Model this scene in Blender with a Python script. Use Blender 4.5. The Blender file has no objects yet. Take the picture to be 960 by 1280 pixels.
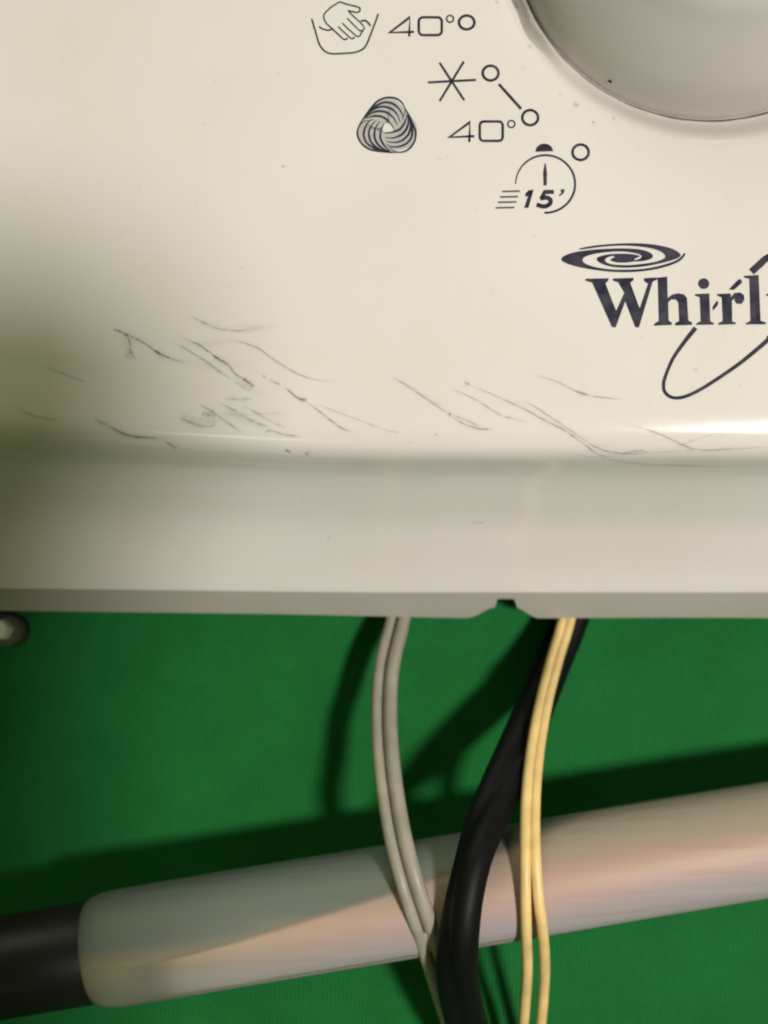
import bpy, bmesh, math, random
from mathutils import Vector, geometry
random.seed(7)
R = math.radians
SC = bpy.context.scene
COL = SC.collection

# ------------------------------------------------------------------ camera
MM = 0.001
FPX = 1530.0                 # focal length in photo pixels (photo 960 x 1280)
TILT = R(6.0)
DIST = 180.0                 # mm from lens to panel face
Z0 = 48.0                    # panel face height above the cloth, mm
CAM = Vector((0.0, -DIST * math.sin(TILT), Z0 + DIST * math.cos(TILT)))
FWD = Vector((0.0, math.sin(TILT), -math.cos(TILT)))
UP = Vector((0.0, math.cos(TILT), math.sin(TILT)))
RIGHT = Vector((1.0, 0.0, 0.0))
cd = bpy.data.cameras.new("camera")
cam = bpy.data.objects.new("camera", cd); COL.objects.link(cam)
cam.location = CAM * MM
cam.rotation_euler = (TILT, 0, 0)
cd.sensor_fit = 'VERTICAL'; cd.sensor_height = 24.0
cd.lens = FPX / 1280.0 * 24.0
cd.clip_start = 0.005; cd.clip_end = 50.0
cd.dof.use_dof = True
cd.dof.focus_distance = 0.183
cd.dof.aperture_fstop = 9.0
SC.camera = cam

# ------------------------------------------------------------------ world and lamps
w = bpy.data.worlds.new("World"); SC.world = w; w.use_nodes = True
bg = w.node_tree.nodes["Background"]
bg.inputs[0].default_value = (0.58, 0.61, 0.29, 1)
bg.inputs[1].default_value = 0.235

def aim(o, target):
    d = (Vector(target) * MM) - o.location
    o.rotation_euler = d.to_track_quat('-Z', 'Y').to_euler()

def spot(name, loc, target, power, color, size_deg, blend, radius):
    l = bpy.data.lights.new(name, 'SPOT'); l.energy = power; l.color = color
    l.spot_size = R(size_deg); l.spot_blend = blend; l.shadow_soft_size = radius
    o = bpy.data.objects.new(name, l); COL.objects.link(o); o.location = Vector(loc) * MM; aim(o, target); return o

def area(name, loc, target, power, color, sx, sy, spread=180):
    l = bpy.data.lights.new(name, 'AREA'); l.energy = power; l.color = color
    l.shape = 'RECTANGLE'; l.size = sx; l.size_y = sy; l.spread = R(spread)
    o = bpy.data.objects.new(name, l); COL.objects.link(o); o.location = Vector(loc) * MM; aim(o, target); return o

# bench lamp from the lower right, plus an added soft fill from behind the panel
spot("bench_lamp", (285, -152, 680), (20, 0, 20), 21.2, (1.0, 0.935, 0.935), 50, 0.5, 0.042)
area("fill_lamp", (-150, 640, 430), (0, 60, 48), 1.4, (1.0, 0.96, 0.74), 0.4, 0.3)
spot("glint_fill_lamp", (-150, -430, 480), (-30, 0, 30), 0.35, (0.86, 1.0, 0.70), 40, 1.0, 0.05)  # weak extra lamp, added for the pale glint and fill at left

vs = SC.view_settings
vs.view_transform = 'Standard'; vs.look = 'None'; vs.exposure = 0.0; vs.gamma = 1.0
vs.use_curve_mapping = False
SC.cycles.transparent_max_bounces = 48
SC.cycles.filter_width = 2.1

# ------------------------------------------------------------------ helpers
def ray(px, py):
    return (FWD * FPX + RIGHT * (px - 480.0) + UP * (640.0 - py)).normalized()

def at(px, py, z):
    d = ray(px, py)
    return CAM + d * ((z - CAM.z) / d.z)

def toward(p, mm):
    return p + (CAM - p).normalized() * mm

def sstep(a, b, x):
    t = min(1.0, max(0.0, (x - a) / (b - a))); return t * t * (3 - 2 * t)

def crom(P, n=8, closed=False):
    out = []; N = len(P)
    segs = N if closed else N - 1
    for i in range(segs):
        if closed:
            p0, p1, p2, p3 = P[(i - 1) % N], P[i], P[(i + 1) % N], P[(i + 2) % N]
        else:
            p0, p1, p2, p3 = P[max(i - 1, 0)], P[i], P[i + 1], P[min(i + 2, N - 1)]
        for k in range(n):
            t = k / n
            out.append(tuple(0.5 * (2 * b + (c - a) * t + (2 * a - 5 * b + 4 * c - d) * t * t + (3 * b - a - 3 * c + d) * t ** 3)
                             for a, b, c, d in zip(p0, p1, p2, p3)))
    if not closed: out.append(tuple(P[-1]))
    return out

def mesh_obj(name, verts, faces, m, parent=None, smooth=True, alpha=None):
    me = bpy.data.meshes.new(name)
    me.from_pydata([tuple(Vector(v) * MM) for v in verts], [], faces)
    me.materials.append(m)
    if alpha is not None:
        at_ = me.attributes.new("a", 'FLOAT', 'POINT')
        at_.data.foreach_set("value", alpha)
    bm = bmesh.new(); bm.from_mesh(me)
    bmesh.ops.recalc_face_normals(bm, faces=bm.faces) if alpha is None and parent is not None and not name.startswith('fascia') else None
    bm.to_mesh(me); bm.free()
    me.polygons.foreach_set("use_smooth", [smooth] * len(me.polygons))
    o = bpy.data.objects.new(name, me); COL.objects.link(o)
    if parent: o.parent = parent
    return o

def empty(name, loc, label, cat, group=None):
    o = bpy.data.objects.new(name, None); COL.objects.link(o)
    o.empty_display_size = 0.01
    o["label"] = label; o["category"] = cat
    if group: o["group"] = group
    return o

# ------------------------------------------------------------------ materials
def mat(name, color, rough=0.5, spec=0.5, **kw):
    m = bpy.data.materials.new(name); m.use_nodes = True
    b = m.node_tree.nodes["Principled BSDF"]
    b.inputs["Base Color"].default_value = (*color, 1)
    b.inputs["Roughness"].default_value = rough
    b.inputs["Specular IOR Level"].default_value = spec
    for k, v in kw.items(): b.inputs[k].default_value = v
    return m

def nd(m, t, **props):
    n = m.node_tree.nodes.new(t)
    for k, v in props.items(): setattr(n, k, v)
    return n

def lk(m, a, b): m.node_tree.links.new(a, b)

def ramp(m, src, stops):
    r = nd(m, 'ShaderNodeValToRGB'); e = r.color_ramp.elements
    e[0].position, e[0].color = stops[0][0], (*stops[0][1], 1)
    e[1].position, e[1].color = stops[-1][0], (*stops[-1][1], 1)
    for p, c in stops[1:-1]:
        x = e.new(p); x.color = (*c, 1)
    lk(m, src, r.inputs[0]); return r

def coords(m, scale=(1, 1, 1), rot=(0, 0, 0)):
    tc = nd(m, 'ShaderNodeTexCoord'); mp = nd(m, 'ShaderNodeMapping')
    mp.inputs['Scale'].default_value = scale; mp.inputs['Rotation'].default_value = rot
    lk(m, tc.outputs['Object'], mp.inputs[0]); return mp.outputs[0]

def bumped(m, hsock, strength, dist):
    b = m.node_tree.nodes["Principled BSDF"]
    bp = nd(m, 'ShaderNodeBump'); bp.inputs['Strength'].default_value = strength; bp.inputs['Distance'].default_value = dist
    lk(m, hsock, bp.inputs['Height']); lk(m, bp.outputs[0], b.inputs['Normal'])

# aged cream-white plastic with faint grime and micro orange peel
def plastic(name, color, rough):
    m = mat(name, color, rough, 0.5)
    b = m.node_tree.nodes["Principled BSDF"]
    n1 = nd(m, 'ShaderNodeTexNoise'); n1.inputs['Scale'].default_value = 28; n1.inputs['Detail'].default_value = 6
    lk(m, coords(m), n1.inputs[0])
    c = [v for v in color]
    r1 = ramp(m, n1.outputs[0], [(0.3, (c[0] * .95, c[1] * .945, c[2] * .92)), (0.7, (c[0] * 1.02, c[1] * 1.02, c[2] * 1.02))])
    n2 = nd(m, 'ShaderNodeTexNoise'); n2.inputs['Scale'].default_value = 900; n2.inputs['Detail'].default_value = 2
    lk(m, coords(m), n2.inputs[0])
    r2 = ramp(m, n2.outputs[0], [(0.22, (0.72, 0.68, 0.60)), (0.30, (1, 1, 1))])
    mx = nd(m, 'ShaderNodeMix', data_type='RGBA', blend_type='MULTIPLY'); mx.inputs[0].default_value = 0.35
    lk(m, r1.outputs[0], mx.inputs[6]); lk(m, r2.outputs[0], mx.inputs[7])
    lk(m, mx.outputs[2], b.inputs['Base Color'])
    n3 = nd(m, 'ShaderNodeTexNoise'); n3.inputs['Scale'].default_value = 60; n3.inputs['Detail'].default_value = 5
    lk(m, coords(m), n3.inputs[0])
    mr = nd(m, 'ShaderNodeMapRange'); mr.inputs[3].default_value = rough - .03; mr.inputs[4].default_value = rough + .05
    lk(m, n3.outputs[0], mr.inputs[0]); lk(m, mr.outputs[0], b.inputs['Roughness'])
    n4 = nd(m, 'ShaderNodeTexNoise'); n4.inputs['Scale'].default_value = 160; n4.inputs['Detail'].default_value = 2
    lk(m, coords(m), n4.inputs[0]); bumped(m, n4.outputs[0], 0.10, 0.0004)
    return m

M_PANEL = plastic("cream_plastic", (0.70, 0.675, 0.625), 0.13)
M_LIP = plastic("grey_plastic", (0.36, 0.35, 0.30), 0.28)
M_KNOB = plastic("knob_plastic", (0.50, 0.483, 0.45), 0.32)
M_PRINT = mat("navy_print", (0.022, 0.022, 0.042), 0.5, 0.12)
M_PRINTG = mat("grey_print", (0.10, 0.10, 0.10), 0.5, 0.15)
def worn_print(m, a, b_):
    b = m.node_tree.nodes["Principled BSDF"]
    n = nd(m, 'ShaderNodeTexNoise'); n.inputs['Scale'].default_value = 420; n.inputs['Detail'].default_value = 6
    lk(m, coords(m), n.inputs[0]); r = ramp(m, n.outputs[0], [(0.35, a), (0.72, b_)]); lk(m, r.outputs[0], b.inputs['Base Color'])
worn_print(M_PRINT, (0.018, 0.018, 0.036), (0.060, 0.058, 0.075))
M_BLACK = mat("black_rubber", (0.004, 0.004, 0.004), 0.5, 0.14)
M_PIPE = mat("black_pipe", (0.010, 0.010, 0.009), 0.45, 0.25)
M_DARK = mat("dark_metal", (0.10, 0.10, 0.07), 0.7, 0.2)
M_BOLT = mat("pale_metal", (0.75, 0.76, 0.60), 0.35)

def soft_mat(name, color):
    m = mat(name, color, 0.6, 0.2)
    nt = m.node_tree; b = nt.nodes["Principled BSDF"]; out = nt.nodes["Material Output"]
    a = nd(m, 'ShaderNodeAttribute'); a.attribute_name = "a"
    tr = nd(m, 'ShaderNodeBsdfTransparent'); mx = nd(m, 'ShaderNodeMixShader')
    lk(m, a.outputs['Fac'], mx.inputs[0]); lk(m, tr.outputs[0], mx.inputs[1]); lk(m, b.outputs[0], mx.inputs[2])
    lk(m, mx.outputs[0], out.inputs['Surface'])
    return m
M_SCR = soft_mat("scratch_grime", (0.06, 0.05, 0.035))
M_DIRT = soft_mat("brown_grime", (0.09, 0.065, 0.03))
M_GRIMESHADE = soft_mat("olive_grime_shade", (0.13, 0.135, 0.09))  # moat grime, with knob shade mixed into the colour

# green woven cloth
M_CLOTH = mat("green_cloth", (0.008, 0.115, 0.028), 0.85, 0.15)
def cloth_nodes():
    m = M_CLOTH; b = m.node_tree.nodes["Principled BSDF"]
    c = coords(m, rot=(0, 0, R(3)))
    nz = nd(m, 'ShaderNodeTexNoise'); nz.inputs['Scale'].default_value = 90; lk(m, c, nz.inputs[0])
    dis = nd(m, 'ShaderNodeVectorMath', operation='MULTIPLY_ADD')
    dis.inputs[1].default_value = (0.0006, 0.0006, 0); lk(m, nz.outputs[1], dis.inputs[0]); lk(m, c, dis.inputs[2])
    wx = nd(m, 'ShaderNodeTexWave', wave_type='BANDS', bands_direction='X', wave_profile='SIN'); wx.inputs['Scale'].default_value = 314.16 / 0.72 / 1.0 
    wy = nd(m, 'ShaderNodeTexWave', wave_type='BANDS', bands_direction='Y', wave_profile='SIN'); wy.inputs['Scale'].default_value = 314.16 / 0.62
    for x in (wx, wy):
        x.inputs['Distortion'].default_value = 0; lk(m, dis.outputs[0], x.inputs[0])
    mu = nd(m, 'ShaderNodeMath', operation='MULTIPLY_ADD'); mu.inputs[1].default_value = 0.55
    lk(m, wy.outputs[1], mu.inputs[0]); lk(m, wx.outputs[1], mu.inputs[2])
    n2 = nd(m, 'ShaderNodeTexNoise'); n2.inputs['Scale'].default_value = 1400; n2.inputs['Detail'].default_value = 3; lk(m, c, n2.inputs[0])
    ad = nd(m, 'ShaderNodeMath', operation='MULTIPLY_ADD'); ad.inputs[1].default_value = 0.9
    lk(m, n2.outputs[0], ad.inputs[0]); lk(m, mu.outputs[0], ad.inputs[2])
    r = ramp(m, ad.outputs[0], [(0.25, (0.007, 0.115, 0.022)), (1.0, (0.014, 0.190, 0.039))])
    mr = nd(m, 'ShaderNodeMapRange'); mr.inputs[1].default_value = 0.2; mr.inputs[2].default_value = 2.2
    lk(m, ad.outputs[0], mr.inputs[0]); lk(m, mr.outputs[0], r.inputs[0])
    n5 = nd(m, 'ShaderNodeTexNoise'); n5.inputs['Scale'].default_value = 35; n5.inputs['Detail'].default_value = 7; n5.inputs['Roughness'].default_value = .65; lk(m, c, n5.inputs[0])
    r5 = ramp(m, n5.outputs[0], [(0.3, (0.74, 0.78, 0.74)), (0.7, (1.12, 1.08, 1.1))])
    m5 = nd(m, 'ShaderNodeMix', data_type='RGBA', blend_type='MULTIPLY'); m5.inputs[0].default_value = 1.0
    lk(m, r.outputs[0], m5.inputs[6]); lk(m, r5.outputs[0], m5.inputs[7])
    lk(m, m5.outputs[2], b.inputs['Base Color'])
    b.inputs['Sheen Weight'].default_value = 0.08; b.inputs['Sheen Tint'].default_value = (0.2, 0.9, 0.35, 1)
    bumped(m, ad.outputs[0], 0.5, 0.0003)
cloth_nodes()

# iridescent pale plastic film: bands of grey-green, tan and pink along the tube
def film_mat(name, stops, along, across, rough=0.55):
    m = mat(name, (0.5, 0.45, 0.4), rough, 0.5)
    b = m.node_tree.nodes["Principled BSDF"]
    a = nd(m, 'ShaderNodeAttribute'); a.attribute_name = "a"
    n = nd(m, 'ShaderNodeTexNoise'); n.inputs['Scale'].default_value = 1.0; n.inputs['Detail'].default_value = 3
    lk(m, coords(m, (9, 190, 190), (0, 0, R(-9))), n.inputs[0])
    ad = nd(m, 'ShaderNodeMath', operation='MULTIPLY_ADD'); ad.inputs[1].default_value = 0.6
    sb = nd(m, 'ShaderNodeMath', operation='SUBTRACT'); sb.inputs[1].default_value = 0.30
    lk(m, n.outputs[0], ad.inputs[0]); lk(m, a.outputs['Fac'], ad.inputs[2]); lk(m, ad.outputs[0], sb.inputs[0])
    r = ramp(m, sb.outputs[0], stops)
    if along:      # the film thins out to nothing towards its edge
        fd = nd(m, 'ShaderNodeAttribute'); fd.attribute_name = "fade"; lk(m, fd.outputs['Fac'], b.inputs['Alpha'])
    if along:      # the tint of the film drifts from tan to pink along the roll
        sp = nd(m, 'ShaderNodeSeparateXYZ'); lk(m, coords(m), sp.inputs[0])
        mr = nd(m, 'ShaderNodeMapRange'); mr.inputs[1].default_value = -0.042; mr.inputs[2].default_value = 0.012
        lk(m, sp.outputs[0], mr.inputs[0])
        r2 = ramp(m, sb.outputs[0], across)
        mx = nd(m, 'ShaderNodeMix', data_type='RGBA')
        lk(m, mr.outputs[0], mx.inputs[0]); lk(m, r2.outputs[0], mx.inputs[6]); lk(m, r.outputs[0], mx.inputs[7])
        lk(m, mx.outputs[2], b.inputs['Base Color'])
    else:
        lk(m, r.outputs[0], b.inputs['Base Color'])
    b.inputs['Subsurface Weight'].default_value = 0.0 if along else 0.15
    b.inputs['Subsurface Radius'].default_value = (0.004, 0.003, 0.003)
    b.inputs['Coat Weight'].default_value = 0.12; b.inputs['Coat Roughness'].default_value = 0.42
    b.inputs['Thin Film Thickness'].default_value = 420.0
    b.inputs['Thin Film IOR'].default_value = 1.4
    n2 = nd(m, 'ShaderNodeTexNoise'); n2.inputs['Scale'].default_value = 1.0; n2.inputs['Detail'].default_value = 4
    lk(m, coords(m, (25, 420, 420), (0, 0, R(-9))), n2.inputs[0]); bumped(m, n2.outputs[0], 0.30, 0.0007)
    return m
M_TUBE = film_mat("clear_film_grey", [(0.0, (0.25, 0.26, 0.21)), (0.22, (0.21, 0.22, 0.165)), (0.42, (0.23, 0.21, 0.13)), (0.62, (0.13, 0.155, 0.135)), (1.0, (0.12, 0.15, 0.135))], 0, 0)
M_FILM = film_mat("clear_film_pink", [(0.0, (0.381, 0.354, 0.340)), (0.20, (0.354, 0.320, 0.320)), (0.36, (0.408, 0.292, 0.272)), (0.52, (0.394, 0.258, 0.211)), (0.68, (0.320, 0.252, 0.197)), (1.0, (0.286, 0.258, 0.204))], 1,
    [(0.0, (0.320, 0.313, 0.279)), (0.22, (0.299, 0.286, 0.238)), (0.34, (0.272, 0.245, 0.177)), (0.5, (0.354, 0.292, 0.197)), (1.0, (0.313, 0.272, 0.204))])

def cable_mat(name, color, rough):
    m = mat(name, color, rough, 0.5)
    b = m.node_tree.nodes["Principled BSDF"]
    n = nd(m, 'ShaderNodeTexNoise'); n.inputs['Scale'].default_value = 220; n.inputs['Detail'].default_value = 4
    lk(m, coords(m), n.inputs[0])
    r = ramp(m, n.outputs[0], [(0.3, tuple(c * .8 for c in color)), (0.65, tuple(min(1, c * 1.06) for c in color))])
    lk(m, r.outputs[0], b.inputs['Base Color']); bumped(m, n.outputs[0], 0.08, 0.0003)
    return m
M_GREY = cable_mat("grey_pvc", (0.32, 0.30, 0.225), 0.45)
M_GROOVE = cable_mat("dark_groove", (0.06, 0.06, 0.045), 0.6)
M_YEL = cable_mat("cream_yellow_pvc", (0.76, 0.56, 0.22), 0.42)

# ------------------------------------------------------------------ cloth
def build_cloth():
    xs = [-700, -500, -350, -250, -180, -130] + [-100 + 4 * i for i in range(51)] + [130, 180, 250, 350, 500, 700]
    ys = [-700, -450, -300, -220, -160] + [-130 + 4 * i for i in range(41)] + [60, 110, 180, 300, 450, 700]
    v = []; f = []
    for y in ys:
        for x in xs:
            z = 0.35 * math.sin(x * 0.05 + y * 0.02) * math.sin(y * 0.043 + 1.0) - 0.4
            v.append((x, y, z))
    n = len(xs)
    for j in range(len(ys) - 1):
        for i in range(n - 1):
            a = j * n + i; f.append((a, a + 1, a + n + 1, a + n))
    o = mesh_obj("ground_cloth", v, f, M_CLOTH)
    o["label"] = "green woven cloth lying under the panel, cables and tube"; o["kind"] = "structure"
build_cloth()

# ------------------------------------------------------------------ panel surface
KC = at(884, -84, Z0 - 2.5)                    # knob centre on the panel face
KR = 29.7                                # knob base radius, mm
def recess(x, y):
    r = math.hypot(x - KC.x, y - KC.y)
    return 4.6 * (1 - sstep(KR - 0.8, KR + 5.8, r))

ROWS = [(-700, -700, 48.0), (385, 395, 48.0), (400, 495, 47.93), (440, 532, 47.55), (490, 551, 46.9), (525, 563, 46.0),
        (543, 572, 44.6), (554, 579, 42.8), (563, 586, 40.7), (575, 599, 37.4), (603, 625, 32.2), (635, 654, 26.8), (668, 683, 22.5), (705, 712, 18.5),
        (732, 737, 15.4), (736, 741, 14.8)]
def colw(px): return sstep(-60, 520, px)
def row_list():
    out = []
    for i in range(len(ROWS) - 1):
        if i == 0:
            out.append(ROWS[0]); continue
        seg = crom([ROWS[max(1, i - 1)], ROWS[i], ROWS[i + 1], ROWS[min(i + 2, len(ROWS) - 1)]], 5)
        out += seg[5:10]
    out.append(ROWS[-1]); return out
RL = row_list()

def surf_z(px, py):
    wt = colw(px)
    ya = None
    for i in range(len(RL) - 1):
        y0 = RL[i][0] * (1 - wt) + RL[i][1] * wt; y1 = RL[i + 1][0] * (1 - wt) + RL[i + 1][1] * wt
        if y0 <= py <= y1:
            t = (py - y0) / max(1e-6, y1 - y0); return RL[i][2] * (1 - t) + RL[i + 1][2] * t
    return Z0 if py < 400 else RL[-1][2]

def on_panel(px, py, off=0.05):
    z = surf_z(px, py); p = at(px, py, z)
    if py < 380:
        for _ in range(3):
            z = Z0 - recess(p.x, p.y); p = at(px, py, z)
    return toward(p, off)

panel = empty("control_panel", (0, 0, 0), "cream white plastic washing machine control panel with rotary knob and printed symbols", "control panel")

def build_fascia():
    xs = [-900, -700, -500, -350, -250, -180] + [-120 + 8 * i for i in range(int(1360 / 8))] + [1240, 1300, 1400, 1600, 1900]
    ys_flat = [-700, -600, -500, -440] + [-400 + 8 * i for i in range(98)]
    v = []; f = []; n = len(xs)
    nr = 0
    for py in ys_flat:
        for px in xs:
            p = at(px, py, Z0); v.append((p.x, p.y, Z0 - recess(p.x, p.y)))
        nr += 1
    for r_ in RL[1:]:
        for px in xs:
            wt = colw(px); py = r_[0] * (1 - wt) + r_[1] * wt
            v.append(tuple(at(px, py, r_[2])))
        nr += 1
    # rolled-under edge
    base = v[-n:]
    for dy, dz in ((0.2, -0.35), (0.9, -0.3), (6.0, 3.0)):
        for q in base: v.append((q[0], q[1] + dy, q[2] + dz))
        nr += 1
    for j in range(nr - 1):
        for i in range(n - 1):
            a = j * n + i; f.append((a, a + n, a + n + 1, a + 1))
    o = mesh_obj("fascia", v, f, M_PANEL, panel)
    # walls of the moulding down to the cloth, outside the picture
    L = [v[j * n] for j in range(nr - 3)]; Rr = [v[j * n + n - 1] for j in range(nr - 3)]; T = v[:n]
    for nm, edge in (("side_wall", L), ("side_wall", Rr), ("top_wall", T)):
        vv = [tuple(q) for q in edge] + [(q[0], q[1], 0.0) for q in edge]; k = len(edge)
        mesh_obj(nm, vv, [(i, i + 1, k + i + 1, k + i) for i in range(k - 1)], M_PANEL, panel)
build_fascia()

def lip_bottom(px):
    b = 763 + 9.5 * sstep(-50, 700, px)
    if 578 <= px <= 676:
        if px < 618: b -= 13 * sstep(578, 618, px) ** 1.5
        elif px < 622: b -= 13 + (px - 618) / 4 * 11
        elif px <= 643: b -= 24
        elif px < 647: b -= 12 + (647 - px) / 4 * 12
        else: b -= 12 * (1 - sstep(647, 676, px)) ** 1.3
    b += 0.5 * math.sin(px * 0.013) 
    return b
def build_lip():
    xs = [-900, -500, -250, -120, -60] + [i * 10 for i in range(57)] + [570 + 2 * i for i in range(57)] + [690 + 10 * i for i in range(60)] + [1400, 1600, 1900]
    xs = sorted(set(xs)); n = len(xs)
    v = []; f = []
    NR = 7
    for j in range(NR):
        t = j / (NR - 1)
        for px in xs:
            yt = 732 + 5 * sstep(-50, 600, px)
            yb = lip_bottom(px); full = 763 + 9.5 * sstep(-50, 700, px)
            py = yt + (yb - yt) * t
            u = (py - yt) / (full - yt)
            v.append(tuple(at(px, py, 13.9 - 4.0 * u - 0.5 * u * u)))
    front = list(v)
    for j in range(NR):      # back face, 1.3 mm further in
        for i in range(n):
            q = front[j * n + i]; v.append((q[0], q[1] + 1.0, q[2] - 1.0 if j < NR - 1 else q[2] - 0.5))
    K = NR * n
    for j in range(NR - 1):
        for i in range(n - 1):
            a = j * n + i
            f.append((a, a + n, a + n + 1, a + 1)); f.append((K + a, K + a + 1, K + a + n + 1, K + a + n))
    for i in range(n - 1):
        a = (NR - 1) * n + i; f.append((a, K + a, K + a + 1, a + 1))
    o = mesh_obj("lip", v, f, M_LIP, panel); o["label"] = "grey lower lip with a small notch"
    bv = o.modifiers.new("e", 'EDGE_SPLIT'); bv.split_angle = R(50)
build_lip()

# ------------------------------------------------------------------ knob
def lathe(name, prof, c, m, parent, seg=128, zb=0):
    v = []; f = []
    for r_, z in prof:
        for k in range(seg):
            a = 2 * math.pi * k / seg; v.append((c[0] + r_ * math.cos(a), c[1] + r_ * math.sin(a), zb + z))
    for j in range(len(prof) - 1):
        for k in range(seg):
            a = j * seg + k; b = j * seg + (k + 1) % seg; f.append((a, b, b + seg, a + seg))
    return mesh_obj(name, v, f, m, parent)
knob_prof = crom([(29.7, -4.5), (29.5, -1.8), (29.1, 0.8), (28.0, 5.0), (26.4, 9.0), (24.2, 13.0), (22.5, 16.2), (20.5, 17.9), (17.4, 18.9), (13, 19.5), (6, 19.9), (0.01, 20.0)], 5)
knob = lathe("rotary_knob", knob_prof, KC, M_KNOB, panel, zb=Z0)
knob["label"] = "round tapered cream knob at top right"
grip_v = []; 
def build_grip():
    P = [(-17, -4), (17, -4), (17, 4), (-17, 4)]
    out = crom([(-16.5, -3), (-10, -4.2), (10, -4.2), (16.5, -3), (17.2, 0), (16.5, 3), (10, 4.2), (-10, 4.2), (-16.5, 3), (-17.2, 0)], 4, True)
    v = []; f = []; n = len(out)
    a = R(35)
    for s, z in ((1.08, 17.5), (1.0, 22), (0.93, 24.5), (0.8, 25.5), (0.01, 25.8)):
        for x, y in out:
            X = x * s * math.cos(a) - y * s * math.sin(a); Y = x * s * math.sin(a) + y * s * math.cos(a)
            v.append((KC.x + X, KC.y + Y, Z0 + z))
    for j in range(4):
        for i in range(n):
            b = j * n + i; c = j * n + (i + 1) % n; f.append((b, c, c + n, b + n))
    mesh_obj("grip", v, f, M_KNOB, knob)
build_grip()

# ------------------------------------------------------------------ printed marks
def flat_poly(polys, off=0.05):
    """polys: list of outlines (photo pixels) -> verts, faces on the panel face"""
    V = []; F = []
    for pl in polys:
        pts = [on_panel(x, y, off) for x, y in pl]
        tris = geometry.tessellate_polygon([[Vector((p.x, p.y, 0)) for p in pts]])
        b = len(V); V += [tuple(p) for p in pts]; F += [tuple(b + i for i in t) for t in tris]
    return V, F

def ribbon2d(pts, wd, closed=False, gain=1.0):
    n = len(pts); L = []; Rr = []
    for i, p in enumerate(pts):
        a = pts[(i - 1) % n] if (closed or i > 0) else p
        b = pts[(i + 1) % n] if (closed or i < n - 1) else p
        dx, dy = b[0] - a[0], b[1] - a[1]; l = math.hypot(dx, dy) or 1
        nx, ny = -dy / l, dx / l
        k = 1.0
        if 0 < i < n - 1 or closed:
            d1 = (p[0] - a[0], p[1] - a[1]); l1 = math.hypot(*d1) or 1
            c = abs((-d1[1] / l1) * nx + (d1[0] / l1) * ny); k = min(2.2, 1 / max(c, 0.3))
        h = (wd[i] if isinstance(wd, (list, tuple)) else wd) * 0.5 * k * gain
        L.append((p[0] + nx * h, p[1] + ny * h)); Rr.append((p[0] - nx * h, p[1] - ny * h))
    return L, Rr

def strokes(name, lst, m=None, parent=None, extra=(), off=0.05, label=None):
    """lst of (pts, width, closed) in photo pixels; extra = filled outlines"""
    V = []; F = []
    for pts, wd, closed in lst:
        L, Rr = ribbon2d(pts, wd, closed, 1.0 if name.startswith("wool") else 1.17); n = len(pts); b = len(V)
        V += [tuple(on_panel(x, y, off)) for x, y in L] + [tuple(on_panel(x, y, off)) for x, y in Rr]
        for i in range(n if closed else n - 1):
            j = (i + 1) % n; F.append((b + i, b + j, b + n + j, b + n + i))
    if extra:
        v2, f2 = flat_poly(extra, off); b = len(V); V += v2; F += [tuple(b + i for i in t) for t in f2]
    # all faces up
    F2 = []
    for t in F:
        p = [Vector(V[i]) for i in t]; nrm = (p[1] - p[0]).cross(p[2] - p[0])
        F2.append(t if nrm.z >= 0 else tuple(reversed(t)))
    me = bpy.data.meshes.new(name); me.from_pydata([tuple(Vector(q) * MM) for q in V], [], F2); me.materials.append(m or M_PRINT)
    o = bpy.data.objects.new(name, me); COL.objects.link(o); o.parent = parent or panel
    if label: o["label"] = label
    return o

def tr(x0, y0, s): return lambda P: [(x0 + x / s, y0 + y / s) for x, y in P]
def ell(cx, cy, rx, ry, n=40, a0=0, a1=360):
    full = abs(a1 - a0) >= 360
    return [(cx + rx * math.cos(R(a0 + (a1 - a0) * k / (n if full else n - 1))), cy + ry * math.sin(R(a0 + (a1 - a0) * k / (n if full else n - 1)))) for k in range(n)]
def rrect(x0, y0, x1, y1, r_, n=6):
    out = []
    for cx, cy, a in ((x1 - r_, y0 + r_, -90), (x1 - r_, y1 - r_, 0), (x0 + r_, y1 - r_, 90), (x0 + r_, y0 + r_, 180)):
        for k in range(n + 1):
            t = R(a + 90 * k / n); out.append((cx + r_ * math.cos(t), cy + r_ * math.sin(t)))
    return out

# hand wash tub
T = tr(380, 0, 4.174)
hw = []
def H(P, wd=1.5, sm=True, closed=False):
    hw.append((crom(T(P), 6) if sm else T(P), wd, closed))
H([(40, 98), (60, 165), (80, 230), (108, 266), (145, 280), (210, 278), (270, 272), (316, 248), (342, 195), (365, 135), (388, 72)], 1.9)
H([(78, 138), (100, 152), (128, 157), (150, 152)], 1.7)
H([(178, 14), (165, 22), (138, 40), (110, 68), (103, 90), (116, 120), (150, 152), (188, 188), (208, 205), (222, 204), (226, 195)], 1.6)
H([(178, 14), (190, 11), (225, 22), (280, 36), (292, 46), (288, 60), (270, 64), (230, 55)], 1.7)
H([(178, 138), (205, 165), (232, 188), (245, 200), (258, 200), (264, 190)], 1.5)
H([(200, 120), (228, 148), (262, 178), (278, 190), (292, 186), (297, 174)], 1.5)
H([(225, 95), (250, 120), (285, 155), (300, 160), (313, 152), (314, 140)], 1.5)
H([(230, 56), (255, 82), (295, 118), (312, 138)], 1.5)
H([(297, 110), (318, 107), (335, 119), (347, 136)], 2.0)
H([(297, 174), (304, 166), (306, 158)], 1.5)
strokes("hand_wash_symbol", hw, label="hand dipping into a wash tub")
def forty(f, P4, rect, rad, deg, degr, wd, name="temperature_marking"):
    strokes(name, [(f(P4), wd, False), (f(rrect(*rect, rad)), wd * 1.02, True), (f(ell(deg[0], deg[1], degr, degr, 28)), 1.7, True)], label="printed 40 degrees")
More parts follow.
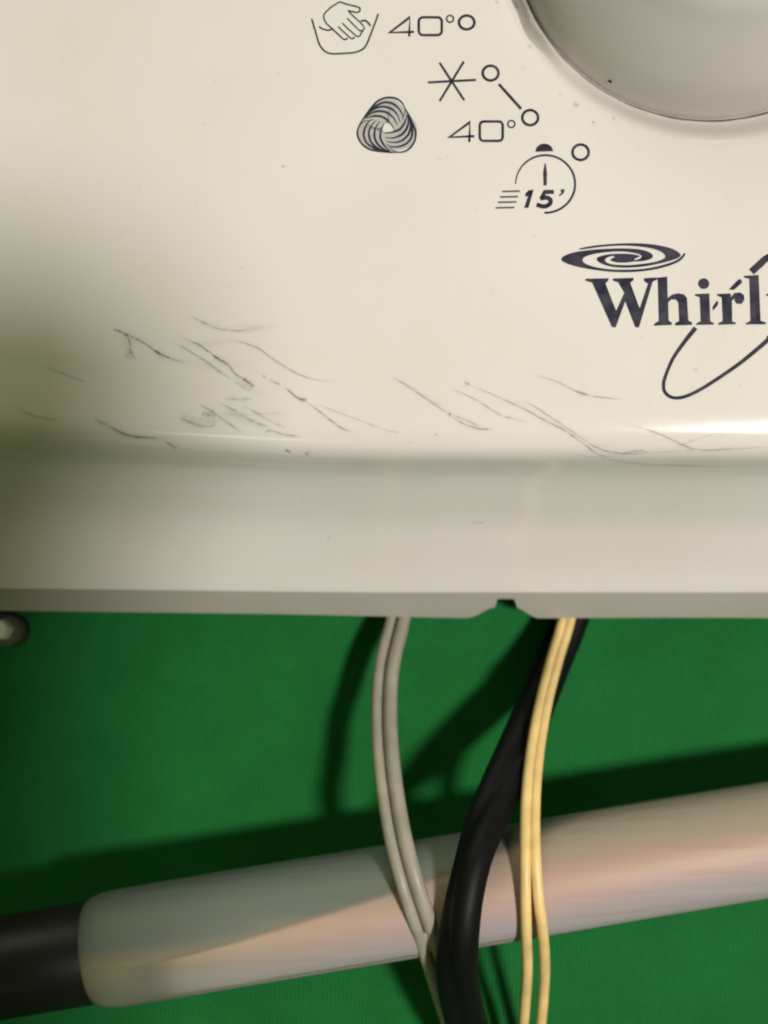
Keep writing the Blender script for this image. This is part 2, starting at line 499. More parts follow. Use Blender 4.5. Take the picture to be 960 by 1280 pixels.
forty(T, [(574, 166), (447, 170), (552, 90), (549, 190)], (599, 90, 719, 183), 22, (762, 98), 18, 2.7)
strokes("position_ring", [(T(ell(849, 117, 40, 36)), 2.9, True)])
T4 = tr(520, 70, 4.364)
strokes("cold_wash_symbol", [(T4(p), 2.5, False) for p in ([(65, 144), (328, 130)], [(128, 36), (263, 241)], [(261, 30), (129, 246)])], label="six armed star")
strokes("position_ring", [(T4(ell(407, 93, 43, 40)), 2.9, True)])
strokes("connecting_line", [(T4([(452, 153), (574, 289)]), 3.1, False)])
strokes("position_ring", [(T4(ell(623, 336, 43, 41)), 2.9, True)])
forty(T4, [(318, 437), (182, 443), (294, 361), (291, 469)], (348, 357, 473, 463), 22, (520, 371), 19, 2.7)
strokes("position_ring", [(T4(ell(898, 525, 44, 42)), 2.9, True)])
dome = T4([(652, 523)] + [(700 + 48 * math.cos(R(180 + a)), 521 + 43 * math.sin(R(180 + a))) for a in range(10, 180, 10)] + [(748, 519)])
arc1 = T4(ell(706, 698, 162, 157, 60, 180, 452))
wd1 = [1.1 + 1.2 * min(1, k / 18) for k in range(60)]
five = crom(T4([(744, 742), (696, 743), (683, 775), (712, 772), (735, 786), (730, 808), (700, 821), (662, 812)]), 1)
strokes("timer_symbol", [(arc1, wd1, False)], extra=[dome, T4([(702, 585), (708, 585), (715, 640), (713, 706), (696, 706), (693, 640)])], label="stopwatch outline")
strokes("timer_lettering", [(T4([(752, 741), (696, 742)]), 4.6, False), (T4([(702, 742), (682, 782)]), 4.0, False),
        (crom(T4([(678, 778), (712, 772), (734, 786), (728, 808), (698, 821), (658, 810)]), 5), 4.7, False)],
        extra=[T4([(614, 732), (642, 729), (614, 828), (590, 829), (611, 764), (594, 768), (599, 748)]), T4([(788, 727), (812, 726), (806, 748), (783, 766), (780, 760), (793, 746)])], label="printed 15 minutes mark")
for yy, xa, xb in ((739, 470, 567), (769, 458, 557), (798, 447, 547), (828, 434, 537)):
    strokes("speed_line", [(T4([(xa, yy), (xb, yy - 2)]), 2.0, False)], M_PRINTG)

# wool ball: three bundles of five curved strands
T2 = tr(430, 100, 8.727)
base = [([(165, 500), (200, 435), (245, 370), (300, 300), (360, 235), (430, 200), (500, 190), (580, 207), (640, 258), (668, 330), (652, 395)], 22),
        ([(205, 440), (262, 365), (325, 300), (395, 258), (455, 243), (530, 258), (598, 312), (640, 385), (640, 440)], 24),
        ([(225, 415), (275, 357), (335, 312), (400, 292), (455, 293), (530, 322), (585, 385), (612, 462)], 24),
        ([(235, 412), (285, 370), (345, 345), (405, 340), (470, 357), (540, 412), (582, 492)], 25),
        ([(235, 418), (300, 397), (360, 392), (425, 405), (490, 455), (545, 528)], 24)]
wl = []
cx, cy = 474, 524
for k in range(3):
    ca, sa = math.cos(R(120 * k)), math.sin(R(120 * k))
    for P, wd in base:
        Q = [(cx + (x - cx) * ca - (y - cy) * sa, cy + ((x - cx) * sa + (y - cy) * ca) * (0.95 if k else 1.0)) for x, y in P]
        Q = crom(T2(Q), 6); n = len(Q)
        wl.append((Q, [wd / 8.727 * (0.28 + 0.72 * min(1, 3.2 * min(i, n - 1 - i) / n)) for i in range(n)], False))
strokes("wool_symbol", wl, label="ball of wool strands")
wr = [(274, 335), (317, 283), (360, 326), (390, 330), (423, 276), (485, 305), (534, 335), (568, 268), (600, 292)]
wp = crom([(cx + (r_ + 50) / 2 * math.cos(R(a)), cy + (r_ + 50) / 2 * math.sin(R(a)) * .97, (r_ - 62) / 8.727) for a, r_ in wr], 6, True)
strokes("wool_fill", [(T2([(x, y) for x, y, q in wp]), [q for x, y, q in wp], True)],
        mat("wool_grey_print", (0.42, 0.42, 0.39), 0.5, 0.2), off=0.02, label="grey ground of the wool ball")

# swirl emblem
T8 = tr(690, 290, 5.333)
A = [(890, 143), (880, 165), (850, 195), (790, 222), (700, 247), (600, 262), (500, 268), (400, 266), (280, 252), (170, 232), (95, 208), (62, 185), (80, 160), (140, 137), (230, 122), (350, 112), (470, 109), (570, 114), (640, 130), (672, 155), (660, 178), (610, 193), (548, 197),
     (550, 189), (580, 180), (598, 165), (585, 150), (540, 138), (470, 130), (380, 133), (290, 145), (225, 163), (204, 185), (222, 210), (290, 234), (390, 248), (500, 251), (600, 246), (700, 229), (790, 204), (840, 181), (868, 157), (880, 141)]
B = [(180, 118), (200, 105), (300, 88), (450, 76), (600, 76), (720, 90), (810, 115), (857, 150), (838, 174), (770, 197), (690, 216), (600, 231), (500, 238), (410, 234), (340, 215), (300, 190), (308, 167), (370, 150), (450, 144), (530, 147), (585, 160), (553, 178), (545, 196), (490, 204), (430, 202), (392, 190), (400, 176), (418, 167), (405, 160), (370, 170), (353, 188), (376, 208), (430, 218), (520, 220), (620, 210), (700, 195), (752, 172), (745, 145), (700, 120), (610, 100), (480, 91), (350, 97), (240, 111)]
def smooth_poly(P, n=4): return crom(P, n, True)
strokes("swirl_emblem", [], extra=[T8(smooth_poly(A)), T8(smooth_poly(B))], label="dark blue flat swirl above the lettering")
W = [(222, 325), (225, 311), (378, 308), (376, 324), (356, 342), (428, 525), (482, 405), (440, 335), (405, 325), (408, 309), (545, 305), (543, 323), (522, 338), (585, 510), (640, 345), (612, 325), (615, 307), (702, 303), (698, 318), (672, 330), (580, 635), (555, 635), (488, 462), (425, 635), (400, 635), (268, 338)]
h_ = [(700, 305), (768, 297), (772, 440), (800, 418), (840, 408), (880, 415), (900, 440), (910, 590), (935, 602), (932, 620), (820, 623), (822, 608), (848, 592), (842, 470), (825, 450), (795, 450), (775, 470), (778, 590), (800, 605), (798, 620), (680, 625), (682, 612), (712, 592), (705, 330)]
strokes("logo_letter", [], extra=[T8(W)], label="serif letter W")
strokes("logo_letter", [], extra=[T8(h_)], label="serif letter h")
T6 = tr(800, 300, 6.0)
i_ = [(410, 415), (415, 405), (520, 400), (528, 610), (555, 622), (553, 635), (422, 637), (424, 625), (455, 608), (448, 430)]
r__ = [(575, 415), (580, 405), (680, 400), (682, 428), (708, 398), (750, 392), (780, 413), (784, 448), (762, 480), (725, 478), (708, 455), (712, 438), (690, 455), (692, 610), (720, 620), (718, 632), (585, 636), (588, 624), (620, 608), (613, 432)]
l_ = [(778, 280), (782, 268), (890, 262), (905, 605), (945, 618), (943, 632), (792, 634), (795, 622), (828, 608), (820, 292)]
strokes("logo_letter", [], extra=[T6(i_), T6(ell(478, 327, 42, 40, 24))], label="serif letter i")
strokes("logo_letter", [], extra=[T6(r__)], label="serif letter r")
strokes("logo_letter", [], extra=[T6(l_)], label="serif letter l")
p_ = [(945, 415), (950, 404), (1048, 397), (1054, 706), (1085, 716), (1083, 730), (950, 733), (952, 721), (984, 706), (978, 428)]
strokes("logo_letter", [(crom(T6([(1052, 440), (1090, 408), (1140, 405), (1172, 440), (1180, 510), (1170, 590), (1130, 622), (1085, 618), (1052, 592)]), 4), [5 + 5 * math.sin(math.pi * k / 32) for k in range(33)], False)], extra=[T6(p_)], label="serif letter p")
for ox in (1330, 1570):
    pts = T6(ell(ox, 513, 92, 104, 40)); strokes("logo_letter", [(pts, [5 + 6 * abs(math.cos(2 * math.pi * k / 40)) for k in range(40)], True)], label="serif letter o")
strokes("logo_letter", [], extra=[T6([(x + 930, y - 6) for x, y in l_])], label="serif letter l")
ringP = crom(T6([(418, 658), (335, 762), (250, 885), (197, 1005), (177, 1085), (190, 1145), (248, 1182), (335, 1175), (455, 1120), (605, 1025), (755, 920), (880, 818), (980, 730), (1110, 600), (1220, 460), (1290, 320), (1305, 200), (1250, 120), (1150, 85), (1060, 92), (955, 134), (895, 185), (836, 240)]), 6)
nn = len(ringP)
strokes("logo_ring", [(ringP, [3.6 + 2.6 * sstep(0.35, 0.75, k / nn) + 1.2 * (1 - sstep(0, .1, k / nn)) + 1.3 * sstep(.8, .95, k / nn) for k in range(nn)], False)], label="thin loop swinging round the lettering")
strokes("logo_ring_fragment", [], extra=[T6([(543, 505), (572, 460), (588, 460), (584, 488), (548, 530)])])
strokes("logo_ring_fragment", [], extra=[T6([(665, 372), (742, 292), (758, 296), (768, 318), (705, 374)])])

# ------------------------------------------------------------------ scratches and grime (each its own soft-edged mark)
def scratch(pts, wd, dark, m=None, name="scratch", jit=0.0, taper=True, halo=False):
    P = crom(pts, 5); n = len(P)
    P = [(x + random.uniform(-jit, jit), y + random.uniform(-jit, jit)) for x, y in P]
    prof = [min(1, 5 * min(i + .15, n - 1 - i + .15) / n) if taper else 1 for i in range(n)]
    wv = [1.15 * wd * (0.45 + 0.55 * t) * random.uniform(.75, 1.25) for t in prof]
    L, Rr = ribbon2d(P, wv)
    V = []; al = []
    for i in range(n):
        V += [tuple(on_panel(*L[i], .035)), tuple(on_panel(*P[i], .035)), tuple(on_panel(*Rr[i], .035))]
        al += [0.0, 0.62 * dark * prof[i] * random.uniform(.45, 1.0) * (0.35 if random.random() < .2 and name == "scratch" else 1), 0.0]
    F = []
    for i in range(n - 1):
        a = 3 * i; F += [(a, a + 3, a + 4, a + 1), (a + 1, a + 4, a + 5, a + 2)]
    if halo:      # rubbed margin of the same scratch
        L2, R2 = ribbon2d(P, [max(5.0, q * 3.2) for q in wv]); b = len(V)
        for i in range(n):
            V += [tuple(on_panel(*L2[i], .02)), tuple(on_panel(P[i][0] + .8, P[i][1] + 1.0, .02)), tuple(on_panel(*R2[i], .02))]
            al += [0.0, .13 * dark * prof[i] * random.uniform(.4, 1), 0.0]
        for i in range(n - 1):
            a = b + 3 * i; F += [(a, a + 3, a + 4, a + 1), (a + 1, a + 4, a + 5, a + 2)]
    return mesh_obj(name, V, F, m or M_SCR, panel, alpha=al)
Ta = tr(140, 390, 3.2); Tb = tr(480, 430, 2.0); Tc = tr(0, 370, 2.0)
for f, P, wd, dk, jt in [
    (Ta, [(6, 72), (30, 75), (60, 92), (100, 108), (140, 132), (180, 160), (210, 175), (250, 190), (300, 203)], 2.8, .75, .15),
    (Ta, [(170, 152), (190, 168), (215, 176)], 4.5, .6, .2), (Ta, [(4, 72), (22, 74), (40, 82)], 4.0, .6, .2),
    (Ta, [(34, 80), (60, 97), (72, 125), (75, 155), (97, 195)], 4.2, .6, .2),
    (Ta, [(75, 155), (60, 170), (52, 182)], 3.5, .25, .2),
    (Ta, [(250, 128), (290, 145), (330, 170), (380, 200), (430, 238), (495, 278)], 2.3, .65, .15),
    (Ta, [(255, 92), (330, 122), (380, 155), (430, 190), (465, 212), (490, 245), (530, 270), (568, 300)], 2.4, .9, .35),
    (Ta, [(400, 172), (430, 190), (455, 202)], 4.0, .7, .3), (Ta, [(520, 262), (545, 282), (570, 300)], 4.2, .8, .3),
    (Ta, [(480, 272), (520, 298), (550, 318)], 2.4, .4, .2),
    (Ta, [(300, 10), (370, 45), (430, 68), (520, 75), (590, 65)], 3.0, .4, .1), (Ta, [(350, 36), (378, 48)], 3.4, .45, .1),
    (Ta, [(480, 110), (540, 128), (590, 148), (640, 185), (720, 235), (800, 268), (900, 276)], 2.1, .6, .1),
    (Ta, [(602, 252), (612, 262)], 3, .5, .2), (Ta, [(628, 268), (650, 280), (675, 292)], 2.4, .6, .3),
    (Ta, [(690, 302), (720, 325), (745, 345), (775, 358)], 2.8, .95, .4), (Ta, [(755, 345), (778, 352)], 3.5, .7, .3),
    (Ta, [(770, 355), (820, 390), (870, 430), (920, 465), (965, 480)], 2.0, .85, .15),
    (Ta, [(345, 368), (400, 398), (430, 420), (480, 455), (528, 490)], 3.0, .65, .2),
    (Ta, [(358, 400), (385, 412), (415, 414)], 7.0, .55, .2),
    (Ta, [(268, 424), (310, 440), (360, 457), (420, 452)], 5.0, .45, .2),
    (Ta, [(428, 362), (490, 395), (560, 435), (630, 462)], 3.6, .5, .2),
    (Ta, [(430, 400), (500, 412), (600, 408), (720, 405)], 4.0, .15, .2),
    (Ta, [(520, 375), (580, 405), (640, 440), (700, 466)], 3.4, .35, .2),
    (Ta, [(612, 486), (632, 474), (690, 490), (760, 500)], 2.4, .6, .2),
    (Ta, [(690, 550), (703, 556), (714, 562)], 4.0, .95, .2), (Ta, [(772, 560), (783, 574)], 3.2, .6, .2),
    (Ta, [(445, 345), (510, 350), (565, 344)], 4.5, .35, .1),
    (Ta, [(0, 465), (50, 490), (110, 500), (190, 500)], 4.0, .3, .2), (Ta, [(215, 520), (240, 530), (265, 548)], 3.0, .35, .3),
    (Tc, [(110, 175), (160, 195), (220, 217)], 3.0, .35, .1), (Tc, [(30, 270), (80, 298), (150, 312)], 3.6, .35, .1),
    (Tc, [(232, 303), (270, 325), (330, 350), (410, 356)], 3.4, .55, .1),
    (Tc, [(790, 270), (870, 300), (960, 333)], 2.4, .3, .1),
    (Tc, [(410, 362), (440, 382)], 3, .4, .3), (Tc, [(600, 72), (640, 80), (700, 76)], 6, .12, .1),
    (Tb, [(18, 82), (60, 105), (110, 140), (166, 178)], 2.3, .7, .15), (Tb, [(160, 172), (168, 178)], 3.5, .9, .1),
    (Tb, [(164, 178), (200, 200), (240, 212), (275, 212)], 2.4, .65, .3), (Tb, [(170, 176), (205, 190), (240, 206)], 2.0, .4, .3),
    (Tb, [(165, 107), (230, 140), (270, 165), (305, 187)], 2.1, .5, .3), (Tb, [(300, 182), (318, 184)], 3, .5, .3), (Tb, [(310, 183), (355, 196)], 2, .3, .1),
    (Tb, [(200, 96), (280, 130), (345, 160), (400, 190), (450, 215), (500, 250), (545, 279), (600, 279)], 2.2, .7, .3), (Tb, [(200, 96), (214, 101)], 3.5, .6, .1),
    (Tb, [(340, 138), (370, 152), (420, 185), (480, 225), (530, 258), (580, 272), (640, 274), (662, 270)], 2.1, .6, .25),
    (Tb, [(575, 276), (640, 266), (662, 272)], 2.2, .45, .1), (Tb, [(660, 272), (720, 268), (780, 264)], 1.8, .35, .1),
    (Tb, [(372, 75), (430, 93), (490, 122), (540, 133), (620, 140)], 2.2, .55, .15), (Tb, [(480, 118), (505, 126)], 3.6, .65, .15),
    (Tb, [(580, 195), (650, 212), (700, 230), (760, 258), (800, 265), (860, 263), (980, 256)], 2.4, .5, .1),
    (Tb, [(420, 268), (540, 285), (650, 300), (760, 304), (900, 306)], 2.0, .3, .1), (Tb, [(720, 262), (800, 232), (860, 218)], 2.2, .2, .1),
    (Tb, [(0, 215), (40, 222)], 2, .3, .1), (Tb, [(125, 225), (135, 227)], 2.2, .4, .1), (Tb, [(770, 66), (785, 60)], 2.2, .25, .1),
]:
    scratch(f(P), wd, dk, jit=jt, halo=True)
# faint rubbed smears round the scratches
for f, P, wd, dk in [(Ta, [(200, 110), (330, 130), (480, 120), (600, 140)], 9, .10), (Ta, [(180, 180), (300, 205), (420, 215), (560, 205)], 14, .10),
        (Ta, [(40, 100), (60, 150), (80, 210)], 10, .16), (Ta, [(260, 410), (340, 430), (440, 440)], 12, .14), (Ta, [(420, 380), (520, 430), (640, 470)], 12, .10),
        (Ta, [(330, 20), (450, 60), (620, 60)], 10, .07), (Ta, [(480, 250), (560, 310), (600, 330)], 10, .14), (Tb, [(40, 90), (150, 160), (260, 215)], 8, .07),
        (Tb, [(300, 130), (450, 210), (600, 280)], 12, .07), (Ta, [(0, 480), (120, 500), (260, 510)], 9, .12)]:
    scratch(f(P), wd, dk, name="smear")
# loose specks on the face and in the dirt round the knob
for x, y, s, d in [(354, 208, 3.4, .7), (302, 334, 3, .4), (136, 319, 2.6, .4), (411, 672, 3, .6), (32, 247, 3, .25), (549, 199, 5, .2), (559, 196, 4, .15),
                   (550, 7, 2.2, .4), (720, 131, 6, .4), (742, 153, 3.4, .5), (767, 148, 3.2, .55), (700, 118, 3, .3), (654, 86, 4, .2), (946, 141, 3, .5), (931, 138, 6, .4),
                   (800, 184, 3, .25), (912, 150, 3, .3), (690, 660, 2.5, .25), (483, 78, 2.2, .3), (924, 481, 3, .3), (870, 462, 4, .25), (385, 565, 3, .4)]:
    scratch([(x - s * .5, y - s * .25), (x, y), (x + s * .5, y + s * .3)], s, d, name="speck", taper=False)
scratch([(590, 652), (598, 654), (606, 652)], 2.4, .4, name="speck")
# dirt ring where the knob meets the panel
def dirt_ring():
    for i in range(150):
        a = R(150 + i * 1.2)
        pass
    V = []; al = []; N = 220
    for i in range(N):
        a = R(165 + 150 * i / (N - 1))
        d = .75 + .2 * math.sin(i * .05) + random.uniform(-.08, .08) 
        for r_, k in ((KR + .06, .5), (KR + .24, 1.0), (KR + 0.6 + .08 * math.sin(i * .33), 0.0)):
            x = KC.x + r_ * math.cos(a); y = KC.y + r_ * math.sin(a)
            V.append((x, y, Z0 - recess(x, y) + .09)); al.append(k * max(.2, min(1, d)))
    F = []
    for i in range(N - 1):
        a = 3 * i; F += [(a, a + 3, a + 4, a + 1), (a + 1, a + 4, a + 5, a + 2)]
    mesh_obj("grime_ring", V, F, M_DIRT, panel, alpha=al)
dirt_ring()
def moat_grime_shade():  # grime left of the knob, deepened to paint in the knob's shade
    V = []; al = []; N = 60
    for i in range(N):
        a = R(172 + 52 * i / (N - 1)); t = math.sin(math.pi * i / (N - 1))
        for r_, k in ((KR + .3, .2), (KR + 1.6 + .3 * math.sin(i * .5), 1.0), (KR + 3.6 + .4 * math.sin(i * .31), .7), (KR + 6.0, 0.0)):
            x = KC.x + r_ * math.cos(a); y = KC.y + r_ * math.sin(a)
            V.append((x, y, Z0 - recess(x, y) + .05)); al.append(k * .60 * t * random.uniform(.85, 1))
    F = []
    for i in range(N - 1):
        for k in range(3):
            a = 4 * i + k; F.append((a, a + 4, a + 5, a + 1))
    mesh_obj("grime_shade_film", V, F, M_GRIMESHADE, panel, alpha=al)
moat_grime_shade()
for x, y, s in [(643, 3, 5), (621, 2, 4), (662, 58, 4), (645, 8, 6)]:
    scratch([(x - s * .3, y - s * .5), (x, y), (x + s * .4, y + s * .5)], s, .5, M_DIRT, "speck", taper=False)
# one dark pit on the knob flank
def knob_pit():
    d = ray(763, 101); p = CAM.copy()
    import bisect
    for _ in range(6000):
        p = p + d * 0.05
        r_ = math.hypot(p.x - KC.x, p.y - KC.y); z = p.z - Z0
        for (r0, z0), (r1, z1) in zip(knob_prof, knob_prof[1:]):
            if z0 <= z <= z1:
                t = (z - z0) / max(1e-6, z1 - z0)
                if r_ <= r0 + (r1 - r0) * t:
                    c = toward(p, .08); N = 14
                    ex = Vector((1, 0, 0)); ey = UP
                    V = [tuple(c)] + [tuple(c + ex * .32 * math.cos(2 * math.pi * k / N) + ey * .34 * math.sin(2 * math.pi * k / N)) for k in range(N)]
                    mesh_obj("pit", V, [(0, 1 + k, 1 + (k + 1) % N) for k in range(N)], M_BLACK, knob); return
knob_pit()

# ------------------------------------------------------------------ tube and pipe
TZ = 18.5
A0 = at(150, 1184, TZ); A1 = at(960, 1049, TZ); AX = (A1 - A0).normalized()
SD = Vector((-AX.y, AX.x, 0)); UPZ = Vector((0, 0, 1))
E0 = at(111, 1190.5, TZ); LEN = 260.0; TR = 9.25
def tube_mesh(name, prof, m, parent, start, seg=96, alpha=True, wob=0.0):
    V = []; F = []; al = []
    for s, r_ in prof:
        for k in range(seg):
            a = 2 * math.pi * k / seg
            rr = r_ * (1 + wob * math.sin(3 * a + s * .03) * .5 + wob * math.sin(s * .08 + a))
            p = start + AX * s + SD * (rr * math.cos(a)) + UPZ * (rr * math.sin(a)); V.append(tuple(p))
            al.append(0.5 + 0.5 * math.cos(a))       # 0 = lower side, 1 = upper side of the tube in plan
    for j in range(len(prof) - 1):
        for k in range(seg):
            a = j * seg + k; b = j * seg + (k + 1) % seg; F.append((a, a + seg, b + seg, b))
    return mesh_obj(name, V, F, m, parent, alpha=al if alpha else None)
tube = empty("plastic_tube", (0, 0, 0), "pale iridescent plastic wrapped tube lying on green cloth under the cables", "tube")
prof = [(0.9, 6.6), (0.1, 6.9), (0.0, 7.3), (0.3, 7.8), (1.0, 8.35), (2.0, 8.8), (3.4, 9.12), (5.0, 9.22)] + [(5.2 + 6 * i, TR) for i in range(1, 42)] + [(258, 9.0), (259, 8.0)]
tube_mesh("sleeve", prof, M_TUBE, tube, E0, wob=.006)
# film layer whose oblique edge crosses the tube
def film():
    V = []; F = []; al = []; fade = []; NS, NA = 60, 90
    a_lo, a_hi = -75, 168      # degrees, 0 = upper side, 90 = crown, 180 = lower side
    for j in range(NA + 1):
        a = R(6 + 178 * j / NA)
        # start of the film along the tube for this angle
        c = math.cos(a)
        E = [(-1.1, 6.2), (-.16, 6.4), (-.05, 18), (.1, 29), (.2, 36), (.45, 52), (1.1, 82)]
        for (c0, e0), (c1, e1) in zip(E, E[1:]):
            if c0 <= c <= c1: edge = e0 + (e1 - e0) * (c - c0) / (c1 - c0)
        for i in range(NS + 1):
            s = edge + (LEN - 4 - edge) * (i / NS) ** 2.4
            rr = TR * (1 + .003 * math.sin(3 * a + s * .03) + .006 * math.sin(s * .08 + a)) + 0.05
            p = E0 + AX * s + SD * (rr * math.cos(a)) + UPZ * (rr * math.sin(a)); V.append(tuple(p)); al.append(.5 + .5 * c); fade.append(sstep(0, 11.0, s - edge) * sstep(-.985, -.9, c))
    n = NS + 1
    for j in range(NA):
        for i in range(NS):
            b = j * n + i; F.append((b, b + n, b + n + 1, b + 1))
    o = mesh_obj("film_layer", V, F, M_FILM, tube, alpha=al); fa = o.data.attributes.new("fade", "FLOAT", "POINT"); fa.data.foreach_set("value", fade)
    o["label"] = "pinkish outer film with an oblique edge"
film()
# lengthwise film seam on the lower side
def seam():
    V = []; F = []; al = []
    for i in range(41):
        s = 6.0 + 1.6 * i
        for a, dr in ((144, .01), (148.5, .14), (153, .01)):
            aa = R(a - i * .05); rr = TR * (1 if s > 4 else .985) * (1 + .003 * math.sin(3 * aa + s * .03) + .006 * math.sin(s * .08 + aa)) + dr
            V.append(tuple(E0 + AX * s + SD * (rr * math.cos(aa)) + UPZ * (rr * math.sin(aa)))); al.append(.25)
    for i in range(40):
        b = 3 * i; F += [(b, b + 3, b + 4, b + 1), (b + 1, b + 4, b + 5, b + 2)]
    mesh_obj("seam", V, F, M_TUBE, tube, alpha=al)
seam()
pipe = tube_mesh("black_pipe", [(-260, 0.1), (-260, 7.9), (-259, 8.2)] + [(-250 + 25 * i, 8.2) for i in range(11)] + [(1, 7.6), (6, 6.4), (6, .1)], M_PIPE, tube, E0, alpha=False)
pipe["label"] = "black pipe end sticking out of the sleeve"

# ------------------------------------------------------------------ cables
def path(P, n=10):
    C = crom(P, n); return [at(x, y, z - 2.1 * sstep(12, 29, z)) for x, y, z in C]
def sweep(name, P3, sect, m, parent=None, twist=None, off=(0, 0)):
    V = []; F = []; n = len(sect)
    for i, p in enumerate(P3):
        t = (P3[min(i + 1, len(P3) - 1)] - P3[max(i - 1, 0)]).normalized()
        s = t.cross(Vector((0, 0, 1))); s = s.normalized(); u = s.cross(t).normalized()
        tw = twist(i / (len(P3) - 1)) if twist else 0.0
        c, sn = math.cos(tw), math.sin(tw)
        for a, b in sect:
            a2, b2 = a + off[0], b + off[1]
            V.append(tuple(p + s * (a2 * c - b2 * sn) + u * (a2 * sn + b2 * c)))
    for i in range(len(P3) - 1):
        for k in range(n):
            a = i * n + k; b = i * n + (k + 1) % n; F.append((a, b, b + n, a + n))
    F.append(tuple(range(n))); F.append(tuple((len(P3) - 1) * n + k for k in reversed(range(n))))
    return mesh_obj(name, V, F, m, parent)
def circ(r_, n=18): return [(r_ * math.cos(2 * math.pi * k / n), r_ * math.sin(2 * math.pi * k / n)) for k in range(n)]

# grey twin flat cable
gp = path([(520, 640, 5), (505, 720, 6.2), (496, 775, 7.5), (483, 830, 11), (479, 885, 15), (481, 940, 21), (488, 1000, 25.5), (498, 1055, 30.5), (513, 1110, 32), (531, 1165, 28.5), (550, 1225, 19), (566, 1275, 13), (590, 1340, 6), (620, 1420, 3), (660, 1520, 1.5)])
grey = empty("twin_cable", (0, 0, 0), "grey flat twin cable hanging from under the panel left of the black cable", "cable")
gt = lambda t: R(-18 + 30 * t)
sweep("conductor", gp, circ(1.02), M_GREY, grey, gt, (1.08, 0))
sweep("conductor", gp, circ(1.22), M_GREY, grey, gt, (-1.2, 0))
sweep("web", gp, [(-.3, -.5), (.3, -.5), (.3, .5), (-.3, .5)], M_GROOVE, grey, gt)

# black sheathed cable, flat section that turns over along its length
def flat8(a, b, n=32, waist=.22):
    out = []
    for k in range(n):
        t = 2 * math.pi * k / n
        out.append((a * math.cos(t), b * math.sin(t) * (1 - waist * (1 - abs(math.cos(t))) ** 2) * (1.0 + .12 * abs(math.cos(t)))))
    return out
bp = path([(735, 640, 3.2), (726, 720, 3.2), (712, 775, 3.6), (692, 825, 6), (668, 885, 11.5), (643, 945, 19), (618, 1003, 26), (596, 1060, 31.5), (582, 1115, 33.5), (574, 1165, 33), (571, 1205, 30), (575, 1245, 25), (587, 1290, 18), (610, 1350, 9), (645, 1430, 4), (690, 1540, 3.5)])
blk = sweep("black_cable", bp, flat8(3.45, 2.75), M_BLACK, None, lambda t: R(20 - 95 * sstep(.28, .5, t) + 60 * sstep(.5, .75, t)))
blk["label"] = "thick black cable crossing over the pale tube"; blk["category"] = "cable"
# cream yellow wires
y1 = path([(715, 640, 6.6), (712, 720, 7), (703, 775, 8.2), (689, 825, 12), (675, 880, 18.5), (664, 940, 23), (658, 1000, 28), (656.5, 1060, 31), (657, 1120, 31.6), (658, 1170, 28.5), (659, 1215, 22), (656, 1260, 16), (652, 1310, 9), (645, 1400, 2), (640, 1520, 1)])
y2 = path([(726, 640, 6.6), (722, 720, 7), (713, 775, 8.2), (698, 825, 12), (684, 880, 18.5), (674, 940, 23), (669, 1000, 28), (669, 1060, 31), (673, 1120, 31.6), (678, 1160, 29.5), (681, 1205, 22), (679, 1250, 16), (674, 1310, 9), (672, 1400, 2), (676, 1520, 1)])
G = "cream yellow wires"
wa = sweep("yellow_wire", y1, circ(.89), M_YEL, None); wa["label"] = "thin cream yellow wire next to the black cable, left one of the pair"; wa["category"] = "wire"; wa["group"] = G
wb = sweep("yellow_wire", y2, circ(.89), M_YEL, None); wb["label"] = "thin cream yellow wire farther from the black cable, right one of the pair"; wb["category"] = "wire"; wb["group"] = G
# black print flecks along the left edge of the left wire
for yy in (1122, 1149, 1198, 1210, 1217, 1224):
    best = min(range(len(y1)), key=lambda i: abs((CAM + (y1[i] - CAM)).y - at(656, yy, y1[i].z).y))
    p = y1[best]; t = (y1[best + 1] - p).normalized(); s = t.cross(Vector((0, 0, 1))).normalized()
    if s.x > 0: s = -s
    c = p + s * .72 + Vector((0, 0, .42)); N = 10
    V = [tuple(c + s * .04)] + [tuple(c + t * (.42 + .2 * random.random()) * math.cos(2 * math.pi * k / N) + (Vector((0, 0, 1)) * .25 + s * -.1) * math.sin(2 * math.pi * k / N)) for k in range(N)]
    mesh_obj("print_fleck", V, [(0, 1 + k, 1 + (k + 1) % N) for k in range(N)], M_BLACK, wa)

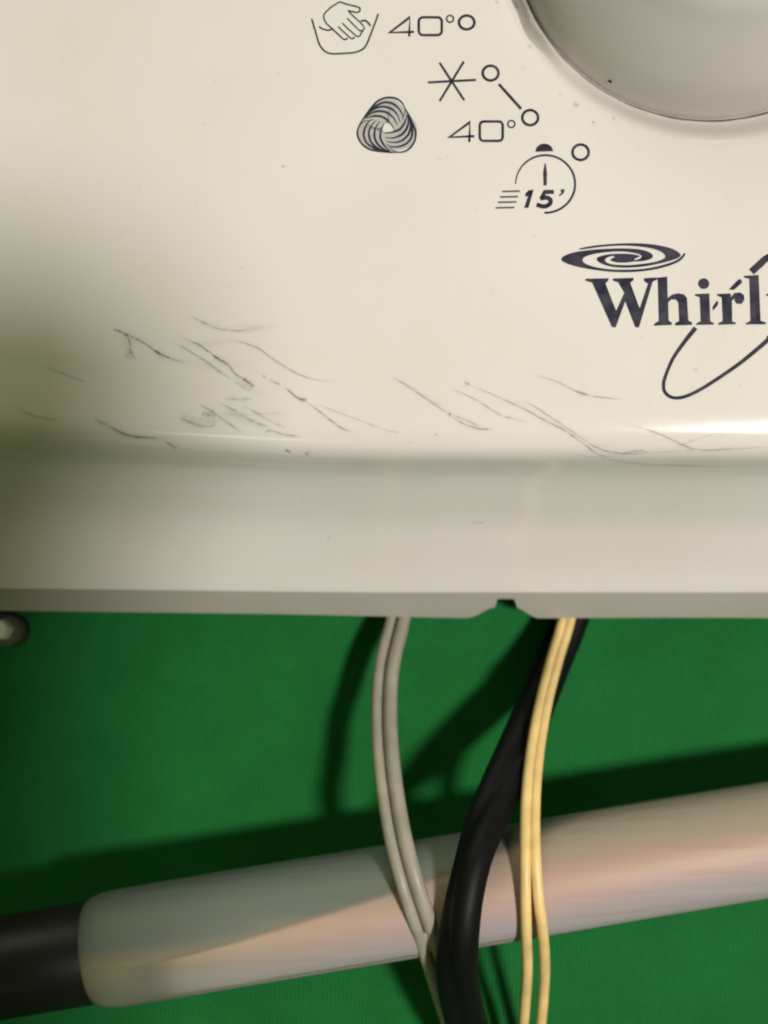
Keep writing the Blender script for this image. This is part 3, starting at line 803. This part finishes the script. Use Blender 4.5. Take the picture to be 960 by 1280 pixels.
# ------------------------------------------------------------------ bolt at the left edge
bolt = empty("bolt", (0, 0, 0), "pale bolt head in a dark washer beneath the panel at far left", "bolt")
bc = at(-4, 787, 10)
lathe("washer", [(0.1, 6.5), (2.4, 6.6), (2.9, 6.1), (3.0, 0.0), (0.1, 0)], bc, M_DARK, bolt, 40, 0)
def hexhead():
    V = []; F = []
    for s, z in ((2.0, 6.5), (2.0, 9.2), (1.7, 10.0), (0.05, 10.0)):
        for k in range(6):
            a = R(60 * k + 8); V.append((bc.x + s * math.cos(a), bc.y + s * math.sin(a), z))
    for j in range(3):
        for k in range(6):
            a = j * 6 + k; b = j * 6 + (k + 1) % 6; F.append((a, b, b + 6, a + 6))
    mesh_obj("hex_head", V, F, M_BOLT, bolt, smooth=False)
hexhead()

# ------------------------------------------------------------------ the phone that takes the picture: held over the panel, it shades the lower left corner
def smartphone():
    e = empty("smartphone", (0, 0, 0), "dark smartphone held over the panel, just above the picture, shading its lower left corner", "smartphone")
    x0, x1, y0, y1 = -15.0, 62.5, -175.0, -17.5
    z0, z1 = CAM.z + 6.0, CAM.z + 14.0
    P = rrect(x0, y0, x1, y1, 9.0)
    V = []; F = []; n = len(P); cx_, cy_ = (x0 + x1) / 2, (y0 + y1) / 2
    for sc, z in ((0.0, z0), (0.975, z0), (1.0, z0 + 1.2), (1.0, z1 - 1.2), (0.975, z1), (0.0, z1)):
        for x, y in P: V.append((cx_ + (x - cx_) * sc, cy_ + (y - cy_) * sc, z))
    for j in range(5):
        for i in range(n):
            a = j * n + i; b = j * n + (i + 1) % n; F.append((a, b, b + n, a + n))
    mesh_obj("body", V, F, mat("phone_case", (0.02, 0.022, 0.018), 0.5), e)
    sc_ = [(cx_ + (x - cx_) * .93, cy_ + (y - cy_) * .95, z1 + .05) for x, y in P]
    mesh_obj("screen", sc_, [tuple(range(n))], mat("phone_glass", (0.01, 0.01, 0.012), 0.1), e)
    lathe("lens_ring", [(4.2, z0 + .2), (4.2, z0 - 1.6), (3.4, z0 - 1.8), (3.3, z0 - .6), (.05, z0 - .6)], (0, CAM.y - 6, 0), M_DARK, e, 32)
smartphone()
